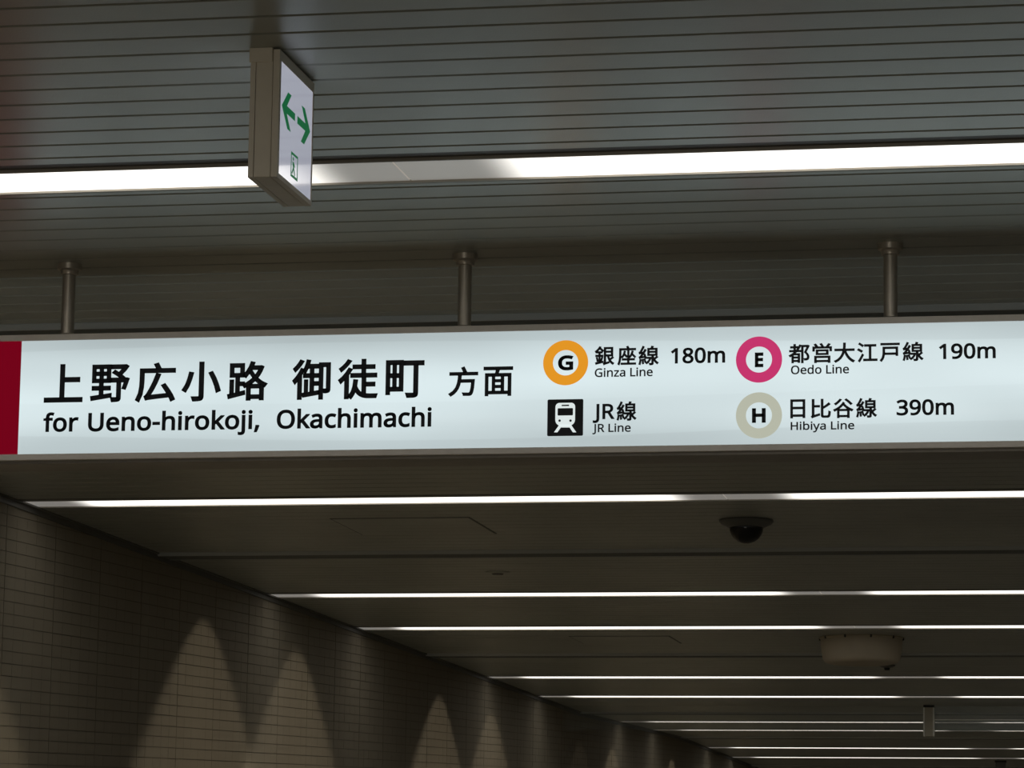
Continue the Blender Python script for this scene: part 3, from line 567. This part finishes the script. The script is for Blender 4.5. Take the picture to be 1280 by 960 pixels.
# train pictogram
def tp(x, y): v = onface(670 + x / 5.12, 410 + y / 5.12); return (v.x, v.z)
def tr(x0, x1, y0, y1, r, rb=None):
    a = tp(x0, y1); b = tp(x1, y0); a2 = tp(x1, y1)
    z0 = (a[1] + a2[1]) / 2; z1 = (tp(x0, y0)[1] + b[1]) / 2; u = (b[0] - a[0]) / (x1 - x0)
    return rrect(a[0], b[0], z0, z1, r * u, None if rb is None else rb * u)
M_pw = film('white_film', (222, 232, 232), .95)
fill([tr(70, 302, 455, 690, 9)], DEP, 0, M_black, 'train_pictogram', sign)['label'] = 'black square with white train front symbol'
pic = [tr(122, 250, 478, 626, 26, 40), tr(163, 211, 490, 499, 3), tr(137, 236, 512, 559, 6)]
for x in (150, 220): c = tp(x, 592); pic.append([(c[0] + .0026 * math.cos(k * math.pi / 6), c[1] + .0026 * math.sin(k * math.pi / 6)) for k in range(12)])
fill(pic, DEP - .0004, 0, M_pw, 'train_pictogram', sign)
fill([[tp(*p) for p in ((148, 618), (114, 667), (136, 667), (158, 636), (214, 636), (235, 667), (257, 667), (223, 618))]], DEP - .0004, 0, M_pw, 'train_pictogram', sign)

# poles, each with its ceiling flange
for x in (-2.305, -1.421, -.516, .38):
    bm = bmesh.new(); lathe(bm, [(.0143, ZT - .01), (.0143, H - .012)], 28, x, SY + ST / 2)
    p = obj('support_pole', bm, M_pole, sign, smooth=True)
    bm = bmesh.new(); lathe(bm, [(.0143, -.024), (.019, -.023), (.0200, -.016), (.0215, -.014), (.0265, -.012), (.0270, 0), (0, 0)], 28, x, SY + ST / 2, H)
    obj('ceiling_flange', bm, M_pole, p, smooth=True)
    bm = bmesh.new(); lathe(bm, [(.0143, .018), (.022, .006), (.024, 0), (0, 0)], 28, x, SY + ST / 2, ZT - .002)
    obj('foot_collar', bm, M_pole, p, smooth=True)

# ------------------------------------------------------------------ the small two-sided guidance light
EX0, EX1, EY0, EY1, EZ0 = -1.426, -1.377, 5.069, 5.296, 1.184
ex = thing('guidance_light', 'small square illuminated sign with green double arrow, fixed to the ceiling', 'sign', ((EX0 + EX1) / 2, EY0, H))
def L(b): return (b[0] - ex.location.x, b[1] - ex.location.x, b[2] - ex.location.y, b[3] - ex.location.y, b[4] - ex.location.z, b[5] - ex.location.z)
bxo('housing', L((EX0 + .0095, EX1 - .0115, EY0, EY1, EZ0, H - .002)), M_exit, ex, bev=.0015)
bxo('mount_plate', L((EX0 - .002, EX1 - .012, EY0 - .003, EY1 + .003, H - .024, H)), M_exit, ex, bev=.001)
def exit_face():
    m = mat('guidance_acrylic', (.30, .30, .34), rough=.12, coat=1.0, emit=(.80, .83, 1.0), strength=.50)
    return m
M_ef = exit_face()
FY0, FY1, FZ0, FZ1 = 5.080, 5.289, 1.192, 1.380
for side in (1, -1):
    xo, xi = (EX1, EX1 - .0105) if side == 1 else (EX0, EX0 + .0085)
    xa, xb = min(xo, xi), max(xo, xi)
    bm = bmesh.new()
    for b in ((EY0, EY1, FZ1, H - .003), (EY0, EY1, EZ0, FZ0), (EY0, FY0, FZ0, FZ1), (FY1, EY1, FZ0, FZ1)):
        box(bm, *L((xa, xb, b[0], b[1], b[2], b[3])))
    obj('face_frame', bm, M_exit, ex)
    f0, f1 = (xo - .004, xo - .0008) if side == 1 else (xo + .0008, xo + .004)
    bxo('face_panel', L((f0, f1, FY0, FY1, FZ0, FZ1)), M_ef, ex)
def exfilm(polys, m, name, dep=.0002, side=1):
    bm = bmesh.new()
    for pl in polys:
        x = (EX1 - .0008 + dep) if side == 1 else (EX0 + .0008 - dep)
        bm.faces.new([bm.verts.new((x - ex.location.x, y - ex.location.y, z - ex.location.z)) for y, z in pl])
    bmesh.ops.triangulate(bm, faces=bm.faces)
    return obj(name, bm, m, ex)
def arrow(tip, s):   # s=+1 points to +y
    zt = 1.3085
    qs = [[(0, 0), (.038, .031), (.060, .031), (.033, .0065)], [(0, 0), (.033, -.0065), (.060, -.031), (.038, -.031)],
          [(0, 0), (.033, .0065), (.086, .0065), (.086, -.0065), (.033, -.0065)]]
    return [[(tip - s * a, zt + b) for a, b in q] for q in qs]
for side in (1, -1):
    exfilm(arrow(5.0905, -1), M_green, 'arrow_symbol', side=side)
    exfilm(arrow(5.2775, 1), M_green, 'arrow_symbol', side=side)
    # running figure beside a doorway, small and half washed out
    a, b, c, d = 5.157, 5.202, 1.205, 1.247
    t = .0045
    man = [[(5.167, 1.237), (5.172, 1.241), (5.177, 1.237), (5.172, 1.233)], [(5.166, 1.232), (5.176, 1.232), (5.179, 1.222), (5.171, 1.220)],
           [(5.171, 1.222), (5.179, 1.222), (5.186, 1.212), (5.182, 1.209)], [(5.171, 1.222), (5.176, 1.222), (5.168, 1.210), (5.162, 1.211)], [(5.176, 1.232), (5.185, 1.226), (5.184, 1.2235), (5.177, 1.227)]]
    M_gw = M_green
    exfilm([[(a, c), (b, c), (b, c + t), (a, c + t)], [(a, d - t), (b, d - t), (b, d), (a, d)], [(a, c + t), (a + t, c + t), (a + t, d - t), (a, d - t)], [(b - t, c + t), (b, c + t), (b, d - t), (b - t, d - t)]] + man, M_gw, 'escape_symbol', side=side)

# ------------------------------------------------------------------ things on the far ceiling
t = thing('dome_camera', 'black domed security camera on the ceiling below the station sign', 'camera', (-1.387, 11.52, H))
bm = bmesh.new(); lathe(bm, [(0, 0), (.095, 0), (.096, -.006), (.090, -.014), (.070, -.024), (.064, -.028), (.058, -.028)], 40); obj('base', bm, M_cam, t, smooth=True)
bm = bmesh.new(); lathe(bm, [(.059, -.022)] + [(.060 * math.cos(a * math.pi / 20), -.026 - .058 * math.sin(a * math.pi / 20)) for a in range(0, 10)] + [(0, -.084)], 36); obj('dome', bm, M_dome, t, smooth=True)

t = thing('round_ceiling_cover', 'large round cream ceiling cover with dark screws around its rim', 'cover', (-1.400, 16.40, H))
bm = bmesh.new(); lathe(bm, [(0, 0), (.207, 0), (.208, -.006), (.203, -.010), (.197, -.075), (.190, -.110), (.178, -.124), (.150, -.131), (0, -.134)], 56); obj('cover', bm, M_cover, t, smooth=True)
for k in range(10):
    a = 2 * math.pi * (k + .5) / 10 - math.pi / 2
    bm = bmesh.new(); lathe(bm, [(0, 0), (.005, 0), (.005, -.011), (.003, -.014), (0, -.014)], 10, .206 * math.cos(a), .206 * math.sin(a), 0); obj('screw', bm, M_screw, t)

t = thing('smoke_detector', 'tiny dark ceiling sensor right below the round cream cover', 'sensor', (-1.41, 18.15, H))
bm = bmesh.new(); lathe(bm, [(0, 0), (.045, 0), (.045, -.006), (.03, -.014), (0, -.018)], 24); obj('base', bm, M_cam, t, smooth=True)
bm = bmesh.new(); lathe(bm, [(0, -.012), (.016, -.016), (.014, -.028), (0, -.03)], 16); obj('sensor_head', bm, M_screw, t, smooth=True)
t = thing('smoke_detector', 'small flat round ceiling detector left of centre between two strip lights', 'sensor', (-2.61, 13.20, H))
bm = bmesh.new(); lathe(bm, [(0, 0), (.05, 0), (.05, -.003), (.042, -.007), (0, -.008)], 28); obj('base', bm, M_slat, t, smooth=True)
bm = bmesh.new(); lathe(bm, [(0, -.004), (.024, -.008), (.022, -.012), (0, -.013)], 18); obj('sensor_head', bm, M_cam, t, smooth=True)

# glass smoke barrier hung from a post far down the passage
M_glass = mat('barrier_glass', (.55, .68, .72), rough=.06)
b = M_glass.node_tree.nodes['Principled BSDF']; b.inputs['Alpha'].default_value = .22
n = nd(M_glass, 'ShaderNodeTexNoise'); n.inputs['Scale'].default_value = 14; bp = nd(M_glass, 'ShaderNodeBump'); bp.inputs['Strength'].default_value = .3; bp.inputs['Distance'].default_value = .01
lk(M_glass, n.outputs['Fac'], bp.inputs['Height']); lk(M_glass, bp.outputs[0], b.inputs['Normal'])
M_post = mat('post_metal', (.55, .52, .42), rough=.45)
M_pe = mat('post_edge_metal', (.9, .9, .84), rough=.3, metal=.1)
py = 21.55
t = thing('smoke_barrier', 'grey hanging post carrying a strip of clear glass under the far ceiling', 'barrier', (-1.405, py, H))
bxo('post', (-.026, .026, -.03, .03, -.200, -.012), M_post, t, bev=.003)
bxo('post_cap', (-.034, .034, -.036, .036, -.014, 0), M_screw, t)
for s in (-1, 1): bxo('post_edge', (s * .0305 - .0045, s * .0305 + .0045, -.034, .034, -.200, -.014), M_pe, t)
bxo('glass_pane', (.036, 2.40, -.004, .004, -.165, -.004), M_glass, t)
M_glass2 = M_glass.copy(); M_glass2.name = 'clear_barrier_glass'; M_glass2.node_tree.nodes['Principled BSDF'].inputs['Alpha'].default_value = .06
bxo('glass_pane', (-2.40, -.036, -.004, .004, -.165, -.004), M_glass2, t)
bxo('pale_strip', (.036, 2.40, -.006, .006, -.0955, -.0895), M_pe, t)  # thin pale strip across the right-hand pane
t = thing('hanging_post', 'small dark post end at the bottom right corner of the picture', 'post', (-1.37, 31.1, zc(31.1)))
bxo('post', (-.045, .045, -.04, .04, -.24, -.012), M_cam, t, bev=.004)
bxo('post_cap', (-.052, .052, -.048, .048, -.014, 0), M_screw, t)
